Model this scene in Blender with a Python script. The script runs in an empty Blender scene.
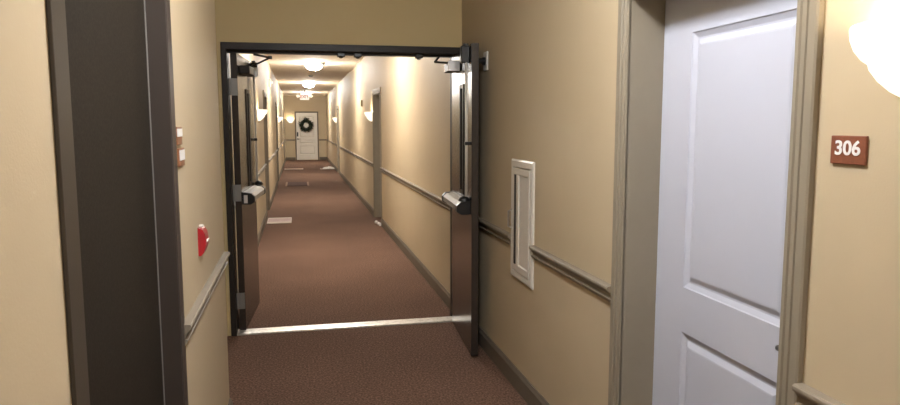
import bpy, bmesh, math, random
from mathutils import Vector, Matrix
random.seed(7)
C = bpy.context.scene.collection
PI = math.pi
R = math.radians

# ------------------------------------------------------------------ materials
def lin(c):
    c /= 255.0
    return c / 12.92 if c <= 0.04045 else ((c + 0.055) / 1.055) ** 2.4
def rgb(r, g, b):
    return (lin(r), lin(g), lin(b), 1)
def mat(name, col, rough=0.5, metal=0.0, spec=0.5, noise=None, bump=None, emit=None, coat=0.0):
    """noise=(scale, other colour, contrast lo, hi); bump=(scale, strength, distance)"""
    m = bpy.data.materials.new(name); m.use_nodes = True
    nt = m.node_tree; N = nt.nodes; L = nt.links
    b = N['Principled BSDF']
    b.inputs['Base Color'].default_value = col
    b.inputs['Roughness'].default_value = rough
    b.inputs['Metallic'].default_value = metal
    b.inputs['Specular IOR Level'].default_value = spec
    b.inputs['Coat Weight'].default_value = coat
    b.inputs['Coat Roughness'].default_value = 0.12
    if noise or bump:
        tc = N.new('ShaderNodeTexCoord')
    if noise:
        sc, other, lo, hi = noise
        n = N.new('ShaderNodeTexNoise'); n.inputs['Scale'].default_value = sc
        n.inputs['Detail'].default_value = 4; n.inputs['Roughness'].default_value = 0.65
        L.new(tc.outputs['Object'], n.inputs['Vector'])
        r = N.new('ShaderNodeValToRGB')
        r.color_ramp.elements[0].position = lo; r.color_ramp.elements[0].color = col
        r.color_ramp.elements[1].position = hi; r.color_ramp.elements[1].color = other
        L.new(n.outputs['Fac'], r.inputs['Fac'])
        L.new(r.outputs['Color'], b.inputs['Base Color'])
    if bump:
        sc, st, di = bump
        n2 = N.new('ShaderNodeTexNoise'); n2.inputs['Scale'].default_value = sc
        n2.inputs['Detail'].default_value = 3
        L.new(tc.outputs['Object'], n2.inputs['Vector'])
        bp = N.new('ShaderNodeBump'); bp.inputs['Strength'].default_value = st
        bp.inputs['Distance'].default_value = di
        L.new(n2.outputs['Fac'], bp.inputs['Height'])
        L.new(bp.outputs['Normal'], b.inputs['Normal'])
    if emit:
        b.inputs['Emission Color'].default_value = emit[0]
        b.inputs['Emission Strength'].default_value = emit[1]
    return m

WARM = (1.0, 0.80, 0.55, 1)
M = {}
M['wall'] = mat('wall_paint', (0.50, 0.405, 0.27, 1), 0.62, spec=0.35, noise=(3.0, (0.485, 0.392, 0.258, 1), .35, .65), bump=(160, .15, .002))
M['wall_warm_lit'] = mat('wall_paint_warm_light', (0.60, 0.475, 0.25, 1), 0.62, spec=0.35, noise=(3.0, (0.585, 0.46, 0.238, 1), .35, .65), bump=(160, .15, .002))  # wall paint made yellower and brighter: warm light on the cross wall, in the colour
M['frame_dark'] = mat('dark_brown_frame', (0.050, 0.038, 0.031, 1), 0.5, spec=0.35, bump=(220, .12, .0012))
M['frame_brown'] = mat('brown_frame_face', (0.050, 0.038, 0.026, 1), 0.5, spec=0.35, bump=(220, .12, .0012))
M['ceiling'] = mat('ceiling_paint', (0.88, 0.82, 0.74, 1), 0.8, spec=0.2, bump=(90, .3, .003))
M['trim'] = mat('taupe_trim', (0.26, 0.22, 0.163, 1), 0.45, spec=0.4, noise=(6, (0.243, 0.205, 0.151, 1), .35, .65))
M['rail'] = mat('rail_taupe', (0.235, 0.195, 0.145, 1), 0.5, spec=0.3, noise=(9, (0.22, 0.182, 0.135, 1), .35, .65))
M['base'] = mat('baseboard_taupe', (0.155, 0.125, 0.094, 1), 0.55, spec=0.22, noise=(9, (0.142, 0.115, 0.086, 1), .35, .65))
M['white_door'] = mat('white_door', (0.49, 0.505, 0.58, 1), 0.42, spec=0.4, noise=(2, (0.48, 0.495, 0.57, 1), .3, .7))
M['cream_door'] = mat('cream_white_door', (0.72, 0.68, 0.61, 1), 0.42, spec=0.4, noise=(2, (0.70, 0.66, 0.59, 1), .3, .7))
M['dark'] = mat('dark_bronze_paint', (0.022, 0.017, 0.0135, 1), 0.42, spec=0.25, noise=(120, (0.030, 0.023, 0.018, 1), .4, .7), bump=(220, .12, .0012))
M['darkdoor'] = mat('dark_brown_door', (0.018, 0.014, 0.010, 1), 0.65, spec=0.10, noise=(140, (0.030, 0.024, 0.018, 1), .4, .7), bump=(260, .15, .0012))
M['leaf'] = mat('fire_door_paint', (0.034, 0.025, 0.020, 1), 0.24, spec=0.5, noise=(40, (0.040, 0.030, 0.024, 1), .3, .7), coat=0.12)
M['black'] = mat('black_plastic', (0.012, 0.012, 0.012, 1), 0.35)
M['steel'] = mat('satin_steel', (0.62, 0.60, 0.57, 1), 0.32, metal=1.0, noise=(60, (0.55, 0.53, 0.50, 1), .3, .7))
M['rod'] = mat('pale_metal_rod', (0.66, 0.62, 0.55, 1), 0.35, metal=0.0)
M['bar'] = mat('ridged_bar_metal', (0.40, 0.38, 0.355, 1), 0.62, metal=0.45, noise=(60, (0.36, 0.34, 0.32, 1), .3, .7))
M['alu'] = mat('scuffed_aluminium', (0.72, 0.69, 0.64, 1), 0.42, metal=0.75, noise=(30, (0.42, 0.38, 0.34, 1), .45, .75))
M['grey'] = mat('grey_metal', (0.30, 0.29, 0.27, 1), 0.4, metal=0.5)
M['glass_dark'] = mat('dark_wired_glass', (0.008, 0.008, 0.008, 1), 0.3, spec=0.12)
M['cab'] = mat('cabinet_enamel', (0.66, 0.62, 0.55, 1), 0.35, noise=(5, (0.63, 0.59, 0.52, 1), .3, .7))
M['brown_sign'] = mat('brown_sign', rgb(132, 78, 54), 0.45, noise=(70, rgb(122, 70, 48), .35, .65))
M['tan_sign'] = mat('light_brown_sign', rgb(140, 92, 62), 0.45, noise=(70, rgb(130, 84, 55), .35, .65))
M['sign_white'] = mat('white_lettering', (0.78, 0.76, 0.74, 1), 0.5)
M['red'] = mat('alarm_red', (0.36, 0.013, 0.020, 1), 0.35, spec=0.4, noise=(20, (0.33, 0.011, 0.017, 1), .3, .7))
M['whiteplastic'] = mat('white_plastic', (0.72, 0.68, 0.62, 1), 0.45)
M['brass'] = mat('aged_brass', (0.30, 0.24, 0.14, 1), 0.35, metal=1.0)
M['wreath'] = mat('dark_evergreen', (0.012, 0.022, 0.010, 1), 0.6, noise=(30, (0.03, 0.045, 0.018, 1), .4, .7))
M['pink_mat'] = mat('pinkish_grey_mat', (0.42, 0.31, 0.30, 1), 0.9, noise=(40, (0.55, 0.44, 0.42, 1), .4, .65), bump=(200, .5, .004))
M['mat_border'] = mat('pale_mat_border', (0.62, 0.54, 0.48, 1), 0.9, bump=(200, .5, .004))
M['dark_mat'] = mat('dark_maroon_mat', (0.062, 0.026, 0.018, 1), 0.95, noise=(60, (0.085, 0.038, 0.026, 1), .4, .65), bump=(200, .6, .004))
M['tan_mat'] = mat('tan_mat', (0.50, 0.34, 0.24, 1), 0.95, noise=(60, (0.42, 0.28, 0.2, 1), .4, .65), bump=(200, .6, .004))
M['brown_mat'] = mat('light_brown_mat_end', (0.30, 0.19, 0.13, 1), 0.95, bump=(200, .6, .004))
M['paper'] = mat('newsprint', (0.78, 0.76, 0.72, 1), 0.8, noise=(25, (0.60, 0.58, 0.55, 1), .5, .7))
M['exit_face'] = mat('lit_exit_face', (0.9, 0.88, 0.82, 1), 0.4, emit=((1, .9, .75, 1), .085))
M['exit_red'] = mat('exit_letters', (0.35, 0.04, 0.03, 1), 0.4, emit=((1, .12, .06, 1), 0.02))
M['head'] = mat('lit_lamp_head', (0.9, 0.9, 0.85, 1), 0.3, emit=((1, .85, .6, 1), .13))
M['globe'] = mat('lit_opal_globe', (0.9, 0.86, 0.8, 1), 0.3, emit=((1.0, 0.965, 0.91, 1), 27.0))
M['globe_cool'] = mat('lit_opal_globe_cool_bulb', (0.88, 0.88, 0.88, 1), 0.3, emit=((0.94, 0.965, 1.0, 1), 18.5))
M['bowl'] = mat('lit_alabaster_bowl', (0.85, 0.78, 0.66, 1), 0.35, noise=(14, (0.8, 0.72, 0.58, 1), .35, .7), emit=((1.0, 0.88, 0.68, 1), 0.17))

# carpet: dark reddish brown loop pile with flecks
def carpet():
    m = bpy.data.materials.new('red_brown_carpet'); m.use_nodes = True
    nt = m.node_tree; N = nt.nodes; L = nt.links; b = N['Principled BSDF']
    b.inputs['Roughness'].default_value = 0.95
    b.inputs['Specular IOR Level'].default_value = 0.1
    tc = N.new('ShaderNodeTexCoord')
    n = N.new('ShaderNodeTexNoise'); n.inputs['Scale'].default_value = 75; n.inputs['Detail'].default_value = 5; n.inputs['Roughness'].default_value = .75
    L.new(tc.outputs['Object'], n.inputs['Vector'])
    r = N.new('ShaderNodeValToRGB'); e = r.color_ramp.elements
    e[0].position = .37; e[0].color = (0.068, 0.036, 0.026, 1)
    e[1].position = .64; e[1].color = (0.24, 0.15, 0.105, 1)
    k = e.new(.5); k.color = (0.140, 0.080, 0.056, 1)
    L.new(n.outputs['Fac'], r.inputs['Fac'])
    n3 = N.new('ShaderNodeTexNoise'); n3.inputs['Scale'].default_value = 1.1; n3.inputs['Detail'].default_value = 2
    L.new(tc.outputs['Object'], n3.inputs['Vector'])
    mr = N.new('ShaderNodeMapRange'); mr.inputs['From Min'].default_value = .3; mr.inputs['From Max'].default_value = .7
    mr.inputs['To Min'].default_value = .9; mr.inputs['To Max'].default_value = 1.08
    L.new(n3.outputs['Fac'], mr.inputs['Value'])
    mx = N.new('ShaderNodeMix'); mx.data_type = 'RGBA'; mx.blend_type = 'MULTIPLY'; mx.inputs['Factor'].default_value = 1
    L.new(r.outputs['Color'], mx.inputs['A']); L.new(mr.outputs['Result'], mx.inputs['B'])
    L.new(mx.outputs['Result'], b.inputs['Base Color'])
    bp = N.new('ShaderNodeBump'); bp.inputs['Strength'].default_value = .6; bp.inputs['Distance'].default_value = .006
    L.new(n.outputs['Fac'], bp.inputs['Height']); L.new(bp.outputs['Normal'], b.inputs['Normal'])
    return m
M['carpet'] = carpet()

# ------------------------------------------------------------------ mesh helpers
def box(bm, x0, x1, y0, y1, z0, z1, bev=0.0):
    vs = [bm.verts.new((x, y, z)) for x in (x0, x1) for y in (y0, y1) for z in (z0, z1)]
    fs = [bm.faces.new([vs[i] for i in q]) for q in ((0, 1, 3, 2), (4, 6, 7, 5), (0, 4, 5, 1), (2, 3, 7, 6), (0, 2, 6, 4), (1, 5, 7, 3))]
    if bev > 0:
        es = list({e for f in fs for e in f.edges})
        bmesh.ops.bevel(bm, geom=es, offset=bev, segments=2, affect='EDGES', profile=0.5)
def prism(bm, pts, axis, a0, a1):
    """closed polygon pts in the plane across the axis, run from a0 to a1"""
    def P(u, v, t):
        return {'x': (t, u, v), 'y': (u, t, v), 'z': (u, v, t)}[axis]
    A = [bm.verts.new(P(u, v, a0)) for u, v in pts]; B = [bm.verts.new(P(u, v, a1)) for u, v in pts]
    n = len(pts)
    for i in range(n):
        bm.faces.new((A[i], A[(i + 1) % n], B[(i + 1) % n], B[i]))
    bm.faces.new(A); bm.faces.new(B)
def lathe(bm, prof, seg=32, centre=(0, 0, 0), a0=0.0, a1=2 * PI, sx=1.0, sy=1.0):
    full = abs(a1 - a0 - 2 * PI) < 1e-6
    cx, cy, cz = centre; rings = []
    n = seg if full else seg + 1
    for r, z in prof:
        if r < 1e-6:
            rings.append([bm.verts.new((cx, cy, cz + z))] * n)
        else:
            rings.append([bm.verts.new((cx + sx * r * math.cos(a0 + (a1 - a0) * i / seg), cy + sy * r * math.sin(a0 + (a1 - a0) * i / seg), cz + z)) for i in range(n)])
    for A, B in zip(rings, rings[1:]):
        for i in range(seg):
            j = (i + 1) % n
            vs = []
            for v in (A[i], A[j], B[j], B[i]):
                if v not in vs: vs.append(v)
            if len(vs) > 2: bm.faces.new(vs)
def tube(bm, pts, r, seg=10):
    pts = [Vector(p) for p in pts]; rings = []
    for i, p in enumerate(pts):
        d = (pts[min(i + 1, len(pts) - 1)] - pts[max(i - 1, 0)]).normalized()
        u = d.orthogonal().normalized() if i == 0 else (u - d * u.dot(d)).normalized()
        v = d.cross(u)
        rings.append([bm.verts.new(p + r * (math.cos(2 * PI * k / seg) * u + math.sin(2 * PI * k / seg) * v)) for k in range(seg)])
    for A, B in zip(rings, rings[1:]):
        for k in range(seg):
            bm.faces.new((A[k], A[(k + 1) % seg], B[(k + 1) % seg], B[k]))
    bm.faces.new(rings[0]); bm.faces.new(rings[-1])
def usweep(bm, x0, x1, zt, prof, z0=0.0):
    """casing round three sides of an opening; prof = (outward offset, y)"""
    rows = []
    for o, y in prof:
        rows.append([bm.verts.new(p) for p in ((x0 - o, y, z0), (x0 - o, y, zt + o), (x1 + o, y, zt + o), (x1 + o, y, z0))])
    for A, B in zip(rows, rows[1:]):
        for i in range(3):
            bm.faces.new((A[i], A[i + 1], B[i + 1], B[i]))
def ringsweep(bm, x0, x1, z0, z1, prof):
    """moulding round a closed rectangle going inwards; prof = (inset, y); last ring is filled"""
    rows = []
    for o, y in prof:
        rows.append([bm.verts.new(p) for p in ((x0 + o, y, z0 + o), (x1 - o, y, z0 + o), (x1 - o, y, z1 - o), (x0 + o, y, z1 - o))])
    for A, B in zip(rows, rows[1:]):
        for i in range(4):
            bm.faces.new((A[i], A[(i + 1) % 4], B[(i + 1) % 4], B[i]))
    bm.faces.new(rows[-1])
def panelled(bm, x0, x1, z0, z1, y, t, panels, prof):
    """slab x0..x1, z0..z1, front at y, thickness t, with moulded panels let into the front"""
    xs = sorted({x0, x1} | {p[0] for p in panels} | {p[1] for p in panels})
    zs = sorted({z0, z1} | {p[2] for p in panels} | {p[3] for p in panels})
    for a, b in zip(xs, xs[1:]):
        for c, d in zip(zs, zs[1:]):
            if any(p[0] <= a and b <= p[1] and p[2] <= c and d <= p[3] for p in panels): continue
            bm.faces.new([bm.verts.new(q) for q in ((a, y, c), (b, y, c), (b, y, d), (a, y, d))])
    for p in panels:
        ringsweep(bm, *p, [(o, y + dy) for o, dy in prof])
    F = [(x0, y, z0), (x1, y, z0), (x1, y, z1), (x0, y, z1)]; Bk = [(a, y + t, c) for a, _, c in F]
    for i in range(4):
        j = (i + 1) % 4
        bm.faces.new([bm.verts.new(q) for q in (F[i], F[j], Bk[j], Bk[i])])
    bm.faces.new([bm.verts.new(q) for q in Bk])
def link(name, bm, m, parent=None, smooth=False, mods=None):
    bmesh.ops.remove_doubles(bm, verts=bm.verts, dist=1e-6)
    bmesh.ops.recalc_face_normals(bm, faces=bm.faces)
    me = bpy.data.meshes.new(name); bm.to_mesh(me); bm.free()
    if smooth:
        for p in me.polygons: p.use_smooth = True
    me.materials.append(M[m] if isinstance(m, str) else m)
    o = bpy.data.objects.new(name, me); C.objects.link(o)
    if parent: o.parent = parent
    return o
def tag(o, label, cat, group=None, kind=None):
    o['label'] = label; o['category'] = cat
    if group: o['group'] = group
    if kind: o['kind'] = kind
    return o
def empty(name, loc, rz=0.0):
    o = bpy.data.objects.new(name, None); C.objects.link(o)
    o.location = loc; o.rotation_euler = (0, 0, rz); o.empty_display_size = .1
    return o
def copy_tree(o, parent=None):
    c = o.copy(); C.objects.link(c)
    if parent: c.parent = parent
    for ch in list(o.children): copy_tree(ch, c)
    return c
def text_mesh(s, size, depth, bold):
    cu = bpy.data.curves.new('lettering', 'FONT'); cu.body = s; cu.size = size; cu.extrude = depth; cu.offset = bold
    cu.align_x = 'CENTER'; cu.align_y = 'CENTER'
    ob = bpy.data.objects.new('lettering', cu); C.objects.link(ob)
    dg = bpy.context.evaluated_depsgraph_get()
    me = bpy.data.meshes.new_from_object(ob.evaluated_get(dg))
    bpy.data.objects.remove(ob); bpy.data.curves.remove(cu)
    return me
def text_obj(name, s, size, depth, m, parent, loc, bold=0.0, sx=1.0):
    """upright lettering facing local -y"""
    me = text_mesh(s, size, depth, bold)
    me.transform(Matrix.Translation(loc) @ Matrix.Rotation(PI / 2, 4, 'X') @ Matrix.Diagonal((sx, 1, 1, 1)))
    me.name = name; me.materials.clear(); me.materials.append(M[m])
    o = bpy.data.objects.new(name, me); C.objects.link(o); o.parent = parent
    return o
B = bmesh.new
ST = 'structure'

# ------------------------------------------------------------------ the room
XR, XL, XN = 1.243, -0.549, -0.390        # right wall, far left wall, near left wall
ZC, YE, YB = 2.80, 31.0, -4.0             # ceiling, end wall, wall behind
YF0, YF1 = 5.24, 5.40                     # the cross wall with the fire doors
YN = 3.70                                 # where the near left wall stops
DH = 2.05                                 # door head
WT = 0.2
def doorspans(y0, y1, doors):
    """solid spans of a wall between door openings (a, b)"""
    out, y = [], y0
    for a, b in sorted(doors):
        out.append((y, a)); y = b
    out.append((y, y1)); return out
RD = [(1.545, 2.468), (10.62, 11.57), (21.55, 22.5)]
LD = [(12.0, 12.98), (18.55, 19.5), (27.6, 28.55)]
ND = [(1.322, 2.292)]
CW = 0.078

bm = B(); box(bm, -.80, 1.50, YB - .2, YE + .2, -.1, 0); tag(link('floor', bm, 'carpet'), 'dark reddish brown carpet running the whole corridor', 'carpet floor', kind=ST)
bm = B(); box(bm, -.80, 1.50, YB - .2, YE + .2, ZC, ZC + .1); tag(link('ceiling', bm, 'ceiling'), 'flat cream ceiling of the long corridor', 'ceiling', kind=ST)
def wall(name, xa, xb, y0, y1, doors, heads, label):
    bm = B()
    for a, b in doorspans(y0, y1, doors): box(bm, xa, xb, a, b, 0, ZC)
    for (a, b) in doors: box(bm, xa, xb, a, b, heads, ZC)
    return tag(link(name, bm, 'wall'), label, 'wall', kind=ST)
wall('wall_right', XR, XR + WT, YB, YE, RD, DH, 'tan painted wall along the whole right side of the corridor')
wall('wall_left_near', XN - WT - .2, XN, YB, YN, ND, 2.12, 'tan painted wall at left with the dark brown door')
wall('wall_left_far', XL - WT, XL, YN - .05, YE, LD, DH, 'tan left wall of the corridor beyond the fire doors')
bm = B(); box(bm, XL - .2, XR + .2, YE, YE + .15, 0, ZC); tag(link('wall_end', bm, 'wall'), 'tan wall closing the far end of the corridor', 'wall', kind=ST)
bm = B(); box(bm, XN - .2, XR + .2, YB - .15, YB, 0, ZC); tag(link('wall_back', bm, 'wall'), 'tan wall behind the viewer', 'wall', kind=ST)
bm = B()
box(bm, XL, XR, YF0, YF1, 2.145, ZC); box(bm, XL, -.520, YF0, YF1, 0, 2.145); box(bm, 1.235, XR, YF0, YF1, 0, 2.145)
box(bm, -.521, -.487, YF0, YF1, 0, 2.10)
tag(link('wall_cross', bm, 'wall_warm_lit'), 'tan wall over the open double fire doors, warm light in its colour', 'wall', kind=ST)

def base(name, wallx, n, spans, label):
    bm = B()
    for a, b in spans:
        t = .016
        pts = [(wallx, 0), (wallx + n * t, 0), (wallx + n * t, .098), (wallx + n * t * .55, .112), (wallx + n * t * .45, .122), (wallx, .122)]
        prism(bm, pts, 'y', a, b)
    return tag(link(name, bm, 'base'), label, 'baseboard', kind=ST)
def gaps(y0, y1, doors, extra=()):
    return doorspans(y0, y1, [(a - CW, b + CW) for a, b in doors] + list(extra))
base('baseboard_right', XR, -1, [s for s in gaps(YB, YE, RD, [(YF0 - .03, YF1 + .03)])], 'taupe baseboard along the right wall')
base('baseboard_left_near', XN, 1, gaps(YB, YN, [(ND[0][0] + .02, ND[0][1] - .02)]), 'taupe baseboard under the near left wall')
base('baseboard_left_far', XL, 1, gaps(YF1 + .03, YE, LD), 'taupe baseboard along the far left wall')
def rail(name, wallx, n, spans, label):
    bm = B()
    prof = [(0, .840), (.007, .840), (.013, .846), (.018, .854), (.019, .859), (.008, .862), (.009, .870), (.014, .881), (.024, .891), (.029, .894), (.031, .900), (.030, .907), (.026, .911), (0, .913)]
    for a, b in spans: prism(bm, [(wallx + n * p, z) for p, z in prof], 'y', a, b)
    return tag(link(name, bm, 'rail'), label, 'chair rail', kind=ST)
CAB = (3.525, 3.915)
rail('trim_1', XR, -1, gaps(YB, YE, RD, [CAB, (YF0 - .01, YF1 + .01)]), 'taupe moulded chair rail along the right wall')
rail('trim_2', XN, 1, gaps(YB, YN, [(ND[0][0] + .02, ND[0][1] - .02)]), 'taupe chair rail on the near left wall below the red alarm')
rail('trim_3', XL, 1, gaps(YF1 + .01, YE, LD), 'taupe chair rail along the left wall beyond the fire doors')
bm = B()
for a, b in ((XL, -.125), (.905, XR)):
    prism(bm, [(YE, 0), (YE - .016, 0), (YE - .016, .1), (YE - .007, .122), (YE, .122)], 'x', a, b)
tag(link('baseboard_end', bm, 'base'), 'taupe baseboard either side of the end door', 'baseboard', kind=ST)
bm = B()
for a, b in ((XL, -.125), (.905, XR)):
    prism(bm, [(YE, .842), (YE - .02, .85), (YE - .013, .872), (YE - .03, .89), (YE - .018, .912), (YE, .912)], 'x', a, b)
tag(link('trim_4', bm, 'rail'), 'taupe chair rail either side of the end door', 'chair rail', kind=ST)

# ------------------------------------------------------------------ doorways with white panelled doors
CAS = [(-.004, .0), (-.004, -.010), (.010, -.012), (.016, -.008), (.022, -.014), (.036, -.014), (.041, -.009), (.046, -.016), (.072, -.017), (CW, -.014), (CW, .0)]
PMOULD = [(0, 0), (.003, .004), (.020, .012), (.027, .012), (.046, .002), (.052, .001)]
def doorway(name, loc, rz, w, head, recess, label, handle_side, panels, hw=None):
    """origin on the wall plane at the foot of the opening; local -y looks into the corridor"""
    root = empty(name, loc, rz); tag(root, label, 'door', kind=ST)
    bm = B(); usweep(bm, -w / 2, w / 2, head, CAS); link('casing', bm, 'trim', root)
    j = .022
    bm = B()
    box(bm, -w / 2 - .001, -w / 2 + j - .018, -.004, WT - .01, 0, head); box(bm, w / 2 - j + .018, w / 2 + .001, -.004, WT - .01, 0, head)
    box(bm, -w / 2, w / 2, -.004, WT - .01, head - .006, head + .001)
    link('jamb', bm, 'trim', root)
    bm = B()
    panelled(bm, -w / 2 + .006, w / 2 - .006, .008, head - .01, recess, .045, panels, PMOULD)
    lf = link('leaf', bm, 'white_door', root)
    s = handle_side
    hx = s * (w / 2 - .075)
    bm = B(); lathe(bm, [(.0, 0), (.033, 0), (.033, .008), (.014, .014), (.014, .045), (0, .045)], 20)
    for v in bm.verts: v.co = Vector((v.co.x + hx, recess - v.co.z, v.co.y + .93))
    tube(bm, [(hx, recess - .043, .93), (hx - s * .02, recess - .048, .93), (hx - s * .065, recess - .044, .926)], .009, 10)
    link('handle', bm, 'black', root, smooth=True)
    return root
W1 = RD[0][1] - RD[0][0]
def two_panels(w, st=.2):
    return [(-w / 2 + st, w / 2 - st + .04, .967, 1.893), (-w / 2 + st, w / 2 - st + .04, .24, .797)]
doorway('door_1', (XR, sum(RD[0]) / 2, 0), -PI / 2, W1, DH, .14, 'white two-panel door in deep taupe frame beside the 306 sign', 1, two_panels(W1))
for k, (a, b) in enumerate(RD[1:]):
    doorway('door_%d' % (6 + k), (XR, (a + b) / 2, 0), -PI / 2, b - a, DH, .14,
            ['recessed doorway with taupe casing on right wall just beyond the fire doors', 'far recessed doorway on right wall near the corridor end'][k], 1, two_panels(b - a))
for k, (a, b) in enumerate(LD):
    doorway('door_%d' % (8 + k), (XL, (a + b) / 2, 0), PI / 2, b - a, DH, .14,
            ['first recessed doorway on left wall, behind the left open fire door', 'second recessed doorway on left wall beyond the fire doors', 'last recessed doorway on left wall near the end wall'][k], 1, two_panels(b - a))
# end door, nearly flush in the end wall
ED = empty('door_5', (.39, YE, 0)); tag(ED, 'white panelled door at the far end of the corridor under the wreath', 'door', kind=ST)
bm = B(); usweep(bm, -.455, .455, 2.06, [(-.004, 0), (-.004, -.02), (.03, -.024), (.05, -.03), (.05, 0)]); link('casing', bm, 'base', ED)
bm = B(); panelled(bm, -.455, .455, .01, 2.06, -.012, .012, [(-.32, .32, 1.0, 1.9), (-.32, .32, .72, .88), (-.32, .32, .24, .62)], PMOULD); link('leaf', bm, 'cream_door', ED)
bm = B(); box(bm, -.43, -.365, -.045, -.013, 1.03, 1.22, .006); link('keypad', bm, 'black', ED)
bm = B(); lathe(bm, [(0, 0), (.03, 0), (.03, .01), (.012, .012), (.012, .05), (0, .05)], 16)
for v in bm.verts: v.co = Vector((v.co.x - .39, -.012 - v.co.z, v.co.y + .92))
tube(bm, [(-.39, -.06, .92), (-.28, -.06, .92)], .01); link('handle', bm, 'black', ED, smooth=True)

# ------------------------------------------------------------------ dark brown door at left
DD = empty('door_2', (XN, sum(ND[0]) / 2, 0), PI / 2); tag(DD, 'wide dark brown door in dark frame in the near left wall', 'door', kind=ST)
w = ND[0][1] - ND[0][0]
# frame: near leg (local -x side) and far leg, with head
def dframe(x_in, s, name, m):
    bm = B()
    a, b = sorted((x_in, x_in + s * .075))
    box(bm, a, b, -.008, .0, 0, 2.20, .002)
    c, d = sorted((x_in - s * .004, x_in + s * .010))
    box(bm, c, d, -.006, .19, 0, 2.20)
    e, f = sorted((x_in - s * .016, x_in + s * .004))
    box(bm, e, f, .055 + .046, .15, 0, 2.12)
    link(name, bm, m, DD)
dframe(-w / 2, -1, 'frame_leg', 'frame_brown'); dframe(w / 2, 1, 'frame_leg', 'frame_dark')
bm = B(); box(bm, -w / 2 - .075, w / 2 + .075, -.008, 0, 2.12, 2.20, .004); box(bm, -w / 2, w / 2, 0, .19, 2.10, 2.121); link('frame_head', bm, 'frame_dark', DD)
bm = B(); box(bm, -w / 2 + .004, w / 2 - .005, .052, .098, .006, 2.098, .002); link('leaf', bm, 'darkdoor', DD)
bm = B(); box(bm, w / 2 - .016, w / 2 - .010, .049, .053, .01, 2.09); link('edge_strip', bm, 'grey', DD)

# ------------------------------------------------------------------ double fire doors
FR = empty('trim_5', (0, 5.32, 0)); tag(FR, 'dark bronze steel frame around the open double fire doors', 'door frame', kind=ST)
bm = B(); box(bm, -.521, 1.236, -.10, .10, 2.098, 2.150, .004); box(bm, -.49, 1.20, -.03, .03, 2.082, 2.10); link('frame_head', bm, 'dark', FR)
bm = B(); box(bm, -.521, -.482, -.10, .10, 0, 2.10, .003); link('frame_leg', bm, 'dark', FR)
bm = B(); box(bm, 1.19, 1.236, -.10, .10, 0, 2.10, .003); link('frame_leg', bm, 'dark', FR)
for x in (.33, .455, .92):
    bm = B(); box(bm, x - .028, x + .028, -.05, .02, 2.068, 2.10, .004); lathe(bm, [(0, -.012), (.014, -.008), (.018, 0)], 14, (x, -.015, 2.068))
    link('strike', bm, 'black', FR)
def make_leaf(W):
    """hinge at the origin, leaf along +x, push face at y=0 looking to -y"""
    root = empty('door_3', (0, 0, 0))
    H0, H1 = .012, 2.085
    T = .046
    sx0, sx1, sz0, sz1 = .41, .51, 1.10, 1.82
    bm = B()
    for a, b, c, d in ((0, sx0, H0, H1), (sx1, W, H0, H1), (sx0, sx1, H0, sz0), (sx0, sx1, sz1, H1)):
        box(bm, a, b, 0, T, c, d)
    link('slab', bm, 'leaf', root)
    bm = B()
    for y0, y1 in ((-.008, .004), (T - .004, T + .008)):
        box(bm, sx0 - .022, sx0 + .004, y0, y1, sz0 - .022, sz1 + .022); box(bm, sx1 - .004, sx1 + .022, y0, y1, sz0 - .022, sz1 + .022)
        box(bm, sx0, sx1, y0, y1, sz0 - .022, sz0 + .004); box(bm, sx0, sx1, y0, y1, sz1 - .004, sz1 + .022)
    lite = link('vision_panel', bm, 'dark', root)
    bm = B(); box(bm, sx0, sx1, .018, .026, sz0, sz1); link('glass', bm, 'glass_dark', lite)
    # panic bar: housing with sloped top, black end caps
    zb = 1.012
    prof = [(0, zb - .035), (-.055, zb - .040), (-.085, zb - .022), (-.085, zb + .012), (-.062, zb + .034), (0, zb + .045)]
    bm = B(); prism(bm, prof, 'x', .095, .70); bar = link('panic_bar', bm, 'bar', root)
    bm = B()
    for k in range(3):
        y = -.018 - .018 * k
        box(bm, .11, .69, y - .0045, y + .0045, zb + .040 - .0045 * k * 1.1, zb + .0445 - .0045 * k * 1.1)
    link('groove', bm, 'grey', bar)
    big = [(0, zb - .044), (-.058, zb - .046), (-.089, zb - .026), (-.089, zb + .014), (-.065, zb + .038), (0, zb + .048)]
    bm = B(); prism(bm, big, 'x', .70, .765); link('end_cap', bm, 'black', bar)
    bm = B(); prism(bm, big, 'x', .05, .095); link('end_cap', bm, 'black', bar)
    bm = B(); box(bm, .046, .051, -.036, -.010, zb - .034, zb + .026); link('badge', bm, 'whiteplastic', bar)
    # vertical rod to the top latch
    bm = B(); tube(bm, [(.745, -.022, zb + .05), (.745, -.022, 1.98)], .0095, 10); link('rod', bm, 'rod', root, smooth=True)
    bm = B(); box(bm, .725, .765, -.034, 0, 1.43, 1.452, .003); link('rod_guide', bm, 'black', root)
    bm = B(); lathe(bm, [(.04, 0), (.038, .012), (.026, .026), (.012, .034), (.0, .036)], 20, (.735, -.034, zb + .046)); link('rod_hub', bm, 'black', root, smooth=True)
    bm = B(); box(bm, .695, .755, -.058, 0, 1.965, 2.078, .008); box(bm, .712, .738, -.04, -.01, 2.07, 2.092); link('top_latch', bm, 'black', root)
    # closer
    bm = B(); box(bm, .10, .40, -.075, 0, 1.945, 2.005, .006); cl = link('closer', bm, 'dark', root)
    bm = B(); box(bm, .398, .406, -.092, -.006, 1.938, 2.012, .003); link('closer_cover', bm, 'steel', cl)
    # hinges on the hinge edge
    for z in (.24, 1.06, 1.84):
        bm = B(); box(bm, -.004, .002, .002, .060, z - .062, z + .062); tube(bm, [(-.006, .058, z - .062), (-.006, .058, z + .062)], .008, 10)
        link('hinge', bm, 'grey', root)
    return root
L1 = make_leaf(.82)
L1.location = (-.421, 5.325, 0); L1.rotation_euler = (0, 0, R(90 - 4.0))
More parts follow.
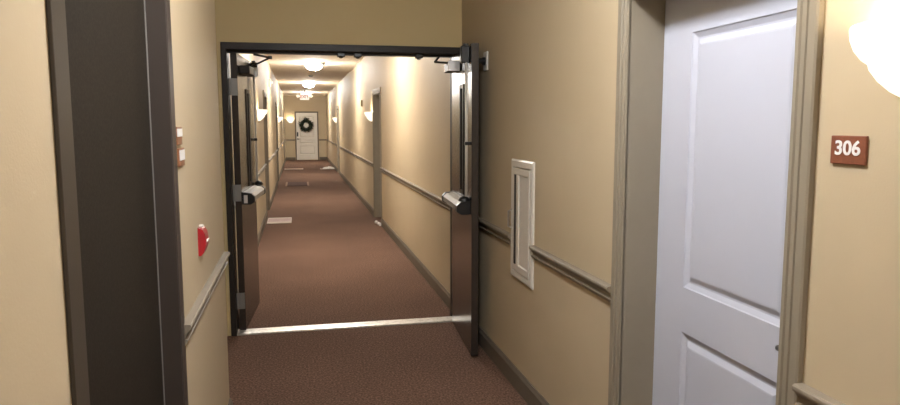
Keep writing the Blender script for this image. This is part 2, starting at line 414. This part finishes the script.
tag(L1, 'left bronze fire door swung open away, against the far left wall', 'fire door', kind=ST)
L2 = copy_tree(L1); L2.name = 'door_4'
L2.location = (1.158, 5.20, 0); L2.rotation_euler = (0, 0, R(-90 - 3.6))
tag(L2, 'right bronze fire door swung open towards us, beside the right wall', 'fire door', kind=ST)
# closer arm of the left leaf up to the frame head
bm = B(); tube(bm, [(.30, -.06, 2.01), (.02, -.235, 2.055)], .008, 8); tube(bm, [(.02, -.235, 2.055), (-.002, -.12, 2.076)], .008, 8); lathe(bm, [(0, -.012), (.015, -.01), (.015, .012), (0, .014)], 12, (.02, -.235, 2.055))
link('closer_arm', bm, 'black', L1)
bm = B(); tube(bm, [(.22, -.06, 2.01), (.06, -.14, 2.03)], .008, 8); tube(bm, [(.06, -.14, 2.03), (.01, -.10, 2.075)], .008, 8)
link('closer_arm', bm, 'black', L2)

bm = B(); prism(bm, [(5.235, 0), (5.245, .008), (5.262, .011), (5.352, .011), (5.37, .007), (5.378, 0)], 'x', -.482, 1.19)
tag(link('threshold_strip', bm, 'alu'), 'scuffed silver metal strip across the carpet under the fire doors', 'threshold')

# magnetic door holder on the right wall behind the leaf
hold = empty('door_holder', (XR, 4.52, 1.985), -PI / 2); tag(hold, 'pale wall plate with dark arm holding the right fire door', 'door holder')
bm = B(); box(bm, -.045, .045, -.012, .001, -.062, .062, .006); link('plate', bm, 'whiteplastic', hold)
bm = B(); lathe(bm, [(0, -.002), (.026, -.002), (.026, .02), (.018, .022), (.018, .044), (.0, .044)], 18)
for v in bm.verts: v.co = Vector((v.co.x, -v.co.z - .008, v.co.y))
link('magnet', bm, 'black', hold)

# ------------------------------------------------------------------ sconces
def make_sconce():
    """back on the plane y=0, bowl towards -y; rim at z=0"""
    s = empty('wall_sconce', (0, 0, 0))
    out = [(1, 0), (.985, -.020), (.93, -.042), (.83, -.062), (.74, -.072), (.715, -.084), (.60, -.108), (.44, -.130), (.26, -.146), (.10, -.153), (0, -.155)]
    bm = B(); lathe(bm, out, 40, a0=PI, a1=2 * PI, sx=.155, sy=.132)
    inn = [(r * .95, z + .006) for r, z in out[:-1]] + [(0, -.148)]
    lathe(bm, inn, 40, a0=PI, a1=2 * PI, sx=.155, sy=.132)
    a, b = [[v for v in bm.verts if abs(v.co.z - z) < 1e-5] for z in (0, .006)]
    lathe(bm, [(1, 0), (.985, .007), (.95, .006)], 40, a0=PI, a1=2 * PI, sx=.155, sy=.132)
    link('glass_bowl', bm, 'bowl', s, smooth=True)
    bm = B(); box(bm, -.06, .06, -.012, .001, -.13, -.01, .004); link('wall_plate', bm, 'brass', s)
    bm = B(); lathe(bm, [(0, -.176), (.008, -.172), (.011, -.164), (.006, -.158), (.014, -.153), (.0, -.148)], 14, (0, -.012, 0)); link('finial', bm, 'brass', s, smooth=True)
    li = bpy.data.lights.new('bulb', 'POINT'); li.energy = 0.72; li.color = (1.0, .86, .64); li.shadow_soft_size = .03
    lo = bpy.data.objects.new('bulb', li); C.objects.link(lo); lo.parent = s; lo.location = (0, -.075, -.02)
    return s
sc = make_sconce()
G = 'alabaster bowl wall sconces'
SPOTS = [(XR, 1.172, -PI / 2, 'large lit alabaster bowl sconce above the 306 sign'),
         (XR, 11.84, -PI / 2, 'lit bowl sconce on right wall just past the first doorway beyond the fire doors'),
         (XR, 22.85, -PI / 2, 'tiny lit bowl sconce far down the right wall'),
         (XL, 10.25, PI / 2, 'lit bowl sconce on left wall seen beside the open left fire door'),
         (XL, 20.8, PI / 2, 'small lit bowl sconce further down the left wall'),
         (-.30, YE, 0, 'lit bowl sconce on the end wall left of the white door')]
for i, (x, y, rz, lab) in enumerate(SPOTS):
    s = sc if i == 0 else copy_tree(sc)
    s.location = (x, y, 1.765); s.rotation_euler = (0, 0, rz); tag(s, lab, 'wall lamp', G)
# ------------------------------------------------------------------ ceiling lamps
def make_dome():
    d = empty('ceiling_light', (0, 0, ZC))
    bm = B(); lathe(bm, [(0, .001), (.16, .001), (.165, -.012), (.15, -.03), (0, -.03)], 36); link('base', bm, 'brass', d, smooth=True)
    bm = B(); lathe(bm, [(.150, -.028), (.166, -.040), (.168, -.058), (.156, -.088), (.122, -.118), (.075, -.137), (.02, -.145), (0, -.146)], 40); link('glass_globe', bm, 'globe', d, smooth=True)
    bm = B(); lathe(bm, [(0, -.140), (.016, -.145), (.016, -.157), (.008, -.165), (.012, -.175), (0, -.187)], 16); link('finial', bm, 'brass', d, smooth=True)
    return d
dm = make_dome()
DOMES = [(1.85, 'glass globe ceiling light over the near end, beside the white door'), (-2.3, 'added unseen globe ceiling light by the wall behind the viewer'), (8.3, 'glass globe ceiling light just past the fire doors'),  # the lamp behind the viewer is added, unseen, to brighten the near end
         (14.5, 'largest glowing globe light on the far corridor ceiling'), (21.3, 'middle glowing globe light on the far corridor ceiling'), (27.8, 'furthest glowing globe light behind the exit sign')]
for i, (y, lab) in enumerate(DOMES):
    d = dm if i == len(DOMES) - 1 else copy_tree(dm)
    if i < 2:
        for ch in d.children:
            if ch.name.startswith('glass_globe'):
                ch.data = ch.data.copy(); ch.data.materials[0] = M['globe_cool']
    d.location = (.355, y, ZC); tag(d, lab, 'ceiling light', 'globe ceiling lights')
# ------------------------------------------------------------------ small things
sg = empty('room_number_sign', (XR, 1.360, 1.509), -PI / 2); tag(sg, 'brown room sign reading 306 beside the white door', 'sign')
bm = B(); box(bm, -.052, .052, -.007, .001, -.033, .033, .002); link('plaque', bm, 'brown_sign', sg)
text_obj('lettering', '306', .046, .0006, 'sign_white', sg, (0.0, -.0078, .003), bold=.0010, sx=1.13)

for y, z, lab in ((2.435, 1.533, 'upper small brown and white room sign right of the dark door'), (2.465, 1.462, 'lower small brown and white room sign right of the dark door')):
    q = empty('room_sign', (XN, y, z), PI / 2); tag(q, lab, 'sign', 'small room signs by the dark door')
    bm = B(); box(bm, -.05, .05, -.008, .001, -.032, .028, .002); link('plaque', bm, 'tan_sign', q)
    bm = B(); box(bm, -.049, .049, -.0095, -.007, -.004 if z > 1.5 else -.012, .022, 0); link('name_strip', bm, 'sign_white', q)

pa = empty('fire_alarm_switch', (XN, 2.84, 1.058), PI / 2); tag(pa, 'red fire alarm pull station on the left wall above the rail', 'fire alarm')
bm = B(); prism(bm, [(0, 0), (-.010, 0), (-.020, .012), (-.028, .036), (-.030, .060), (-.027, .085), (-.018, .104), (0, .112)], 'x', -.042, .042); link('housing', bm, 'red', pa)
bm = B(); box(bm, -.026, .026, -.034, -.027, .052, .061, .002); link('pull_handle', bm, 'whiteplastic', pa)
bm = B(); box(bm, -.010, .010, -.018, -.001, .108, .118, .003); link('key_cap', bm, 'whiteplastic', pa)

ca = empty('extinguisher_cabinet', (XR, sum(CAB) / 2, .665), -PI / 2); tag(ca, 'off-white fire extinguisher cabinet with narrow window set in right wall', 'fire cabinet')
w2 = (CAB[1] - CAB[0]) / 2; hh = .70
bm = B(); ringsweep(bm, -w2, w2, 0, hh, [(0, .002), (0, -.008), (.010, -.014), (.040, -.014), (.046, -.006), (.046, .004)])
link('trim_frame', bm, 'cab', ca)
bm = B()
panelled(bm, -w2 + .050, w2 - .050, .050, hh - .050, -.016, .012, [(-w2 + .075, -w2 + .110, .085, hh - .085), (-w2 + .150, w2 - .075, .085, hh - .085)], [(0, 0), (.005, .006), (.008, .006)])
dr = link('door_panel', bm, 'cab', ca)
bm = B(); box(bm, -w2 + .076, -w2 + .108, -.0175, -.0085, .087, hh - .087); link('window', bm, 'glass_dark', dr)
bm = B(); tube(bm, [(-w2 + .022, -.012, .29), (-w2 + .022, -.034, .30), (-w2 + .022, -.034, .39), (-w2 + .022, -.012, .40)], .006, 8); link('pull', bm, 'steel', dr)

ex = empty('exit_sign', (.27, 25.6, ZC)); tag(ex, 'white lit exit sign with two lamp heads hanging from far ceiling', 'exit sign')
bm = B(); box(bm, -.03, .03, -.03, .03, -.16, .001); link('stem', bm, 'whiteplastic', ex)
bm = B(); box(bm, -.16, .16, -.03, .03, -.37, -.155, .006); link('box', bm, 'exit_face', ex)
text_obj('lettering', 'EXIT', .15, .001, 'exit_red', ex, (0, -.0315, -.262), bold=.003)
for s in (-1, 1):
    bm = B(); lathe(bm, [(0, -.03), (.04, -.03), (.055, .02), (.052, .035), (0, .03)], 20)
    for v in bm.verts: v.co = Vector((v.co.x + s * .235, -v.co.z - .02, v.co.y - .235))
    tube(bm, [(s * .155, 0, -.24), (s * .235, 0, -.235)], .014, 8)
    link('lamp_head', bm, 'head', ex, smooth=True)

wr = empty('wreath', (.37, YE - .014, 1.52)); tag(wr, 'dark evergreen wreath hanging on the white end door', 'wreath')
bm = B()
ring = [(.19 * math.cos(2 * PI * i / 36), -.045, .19 * math.sin(2 * PI * i / 36)) for i in range(37)]
tube(bm, ring, .058, 10); link('ring', bm, 'wreath', wr)
bm = B(); rnd = random.Random(3)
for i in range(620):
    a = rnd.uniform(0, 2 * PI); b = rnd.uniform(0, 2 * PI)
    c = Vector((.19 * math.cos(a), -.045, .19 * math.sin(a)))
    rad = Vector((math.cos(a), 0, math.sin(a))); tan = Vector((-math.sin(a), 0, math.cos(a)))
    d = (rad * math.cos(b) + Vector((0, -abs(math.sin(b)), 0)) + tan * rnd.uniform(-.6, .8)).normalized()
    ln = rnd.uniform(.09, .17) * (1.5 if rnd.random() < .12 and math.cos(b) > 0 else 1) * (.75 if math.cos(b) < 0 else 1)
    p0 = c + d * .03; p1 = c + d * (ln * .6); p2 = c + d * ln
    if p2.y > -.001: continue
    u = d.cross(Vector((rnd.uniform(-1, 1), rnd.uniform(-1, 1), rnd.uniform(-1, 1)))).normalized() * rnd.uniform(.012, .022)
    nrm = d.cross(u).normalized() * .003
    q = [bm.verts.new(v) for v in (p0, p1 + u, p2, p1 - u, p1 + nrm)]
    for k in range(4): bm.faces.new((q[k], q[(k + 1) % 4], q[4]))
    bm.faces.new(q[:4])
link('foliage', bm, 'wreath', wr)

# smoke detectors on the ceiling, strobes on walls
def detector(x, y, lab):
    o = empty('smoke_detector', (x, y, ZC)); tag(o, lab, 'smoke detector', 'ceiling smoke detectors')
    bm = B(); lathe(bm, [(0, .001), (.065, .001), (.065, -.018), (0, -.018)], 28); link('base', bm, 'whiteplastic', o)
    bm = B(); lathe(bm, [(0, -.017), (.055, -.017), (.050, -.04), (.032, -.05), (0, -.052)], 28); link('cover', bm, 'grey', o, smooth=True)
detector(.36, 18.0, 'smoke detector between the first and second visible globe lights')
detector(.36, 24.6, 'smoke detector between the second visible globe and the exit sign')
detector(.52, 14.3, 'smoke detector beside the largest visible globe light')
st = empty('alarm_strobe', (XL, 14.6, 2.40), PI / 2); tag(st, 'white alarm strobe high on the left wall beyond the fire doors', 'alarm strobe')
bm = B(); box(bm, -.06, .06, -.035, .001, -.08, .08, .006); link('housing', bm, 'whiteplastic', st)
bm = B(); prism(bm, [(-.03, -.03), (-.075, -.012), (-.075, .025), (-.03, .045)], 'x', -.035, .035); link('lens', bm, 'sign_white', st)
st = empty('wall_box', (XR, 13.6, 1.97), -PI / 2); tag(st, 'small brass-coloured wall box on right wall before the first sconce', 'wall box')
bm = B(); box(bm, -.035, .035, -.03, .001, -.06, .06, .005); link('housing', bm, 'brass', st)
bm = B(); box(bm, -.012, .012, -.036, -.028, -.035, .035, .002); link('front', bm, 'whiteplastic', st)

# ------------------------------------------------------------------ things on the floor
def doormat(x, y, wx, wy, body, border, bw, lab):
    o = empty('doormat', (x, y, 0)); tag(o, lab, 'doormat', 'doormats along the far corridor')
    bm = B(); box(bm, -wx / 2 + bw[0], wx / 2 - bw[0], -wy / 2 + bw[1], wy / 2 - bw[1], .0, .014, .003); link('pile', bm, body, o)
    bm = B()
    if bw[0]:
        box(bm, -wx / 2, -wx / 2 + bw[0], -wy / 2, wy / 2, 0, .012, .003); box(bm, wx / 2 - bw[0], wx / 2, -wy / 2, wy / 2, 0, .012, .003)
    if bw[1]:
        box(bm, -wx / 2 + bw[0], wx / 2 - bw[0], -wy / 2, -wy / 2 + bw[1], 0, .012, .003); box(bm, -wx / 2 + bw[0], wx / 2 - bw[0], wy / 2 - bw[1], wy / 2, 0, .012, .003)
    link('border', bm, border, o)
doormat(-.325, 11.5, .38, .62, 'pink_mat', 'mat_border', (.012, .13), 'pinkish grey doormat by the left wall, closest to the fire doors')
doormat(-.045, 18.5, .60, 1.15, 'dark_mat', 'brown_mat', (.05, 0), 'dark maroon mat with pale ends in the middle of the corridor')
doormat(-.165, 24.8, .64, .42, 'tan_mat', 'mat_border', (.03, .05), 'pale tan doormat by the left wall near the corridor end')
doormat(.97, 24.55, .46, .36, 'tan_mat', 'mat_border', (.03, .05), 'pale doormat by the right wall under crumpled white paper')
def crumple(name, x, y, z, wx, wy, h, seed, lab, rz=0):
    rr = random.Random(seed); bm = B(); n = 10; g = []
    for i in range(n + 1):
        row = []
        for j in range(n + 1):
            u, v = i / n - .5, j / n - .5
            hh_ = h * max(0, 1 - 3.2 * (u * u + v * v)) * (.65 + .6 * rr.random()) + .004 + .006 * rr.random()
            row.append(bm.verts.new((u * wx + rr.uniform(-.012, .012), v * wy + rr.uniform(-.012, .012), hh_)))
        g.append(row)
    for i in range(n):
        for j in range(n): bm.faces.new((g[i][j], g[i + 1][j], g[i + 1][j + 1], g[i][j + 1]))
    r = bmesh.ops.extrude_face_region(bm, geom=list(bm.faces))
    for v in r['geom']:
        if isinstance(v, bmesh.types.BMVert): v.co.z = 0.0
    o = link(name, bm, 'paper', None); o.location = (x, y, z); o.rotation_euler.z = rz
    return tag(o, lab, 'paper')
crumple('crumpled_paper', 1.03, 24.6, .0145,   .40, .5, .06, 5, 'crumpled white paper lying on the mat by the far right wall')
o = empty('rolled_newspaper', (1.195, 10.70, 0), R(6)); tag(o, 'small white rolled newspaper on carpet beside the first right doorway', 'newspaper')
bm = B(); tube(bm, [(0, -.15, .024), (0, .15, .024)], .024, 14); link('roll', bm, 'paper', o)
bm = B(); tube(bm, [(0, -.012, .0245), (0, .012, .0245)], .0255, 14); link('band', bm, 'brown_sign', o)

# ------------------------------------------------------------------ camera, world, view
cam = bpy.data.cameras.new('camera'); co = bpy.data.objects.new('camera', cam); C.objects.link(co)
cam.sensor_width = 36; cam.lens = 36 * 690 / 900; cam.clip_start = .02; cam.clip_end = 200
yaw, pit, rol = .2160, .1135, -.0011
fw = Vector((math.sin(yaw) * math.cos(pit), math.cos(yaw) * math.cos(pit), -math.sin(pit)))
r0 = Vector((math.cos(yaw), -math.sin(yaw), 0)); u0 = r0.cross(fw)
rt = math.cos(rol) * r0 + math.sin(rol) * u0; up = -math.sin(rol) * r0 + math.cos(rol) * u0
mw = Matrix(((rt.x, up.x, -fw.x, 0), (rt.y, up.y, -fw.y, 0), (rt.z, up.z, -fw.z, 1.57), (0, 0, 0, 1)))
co.matrix_world = mw
bpy.context.scene.camera = co
wd = bpy.data.worlds.new('world'); bpy.context.scene.world = wd; wd.use_nodes = True
wd.node_tree.nodes['Background'].inputs['Color'].default_value = (1, .85, .65, 1)
wd.node_tree.nodes['Background'].inputs['Strength'].default_value = 0.0
vs = bpy.context.scene.view_settings
vs.view_transform = 'Standard'; vs.look = 'None'; vs.gamma = 1; vs.use_curve_mapping = False
vs.exposure = 3.1
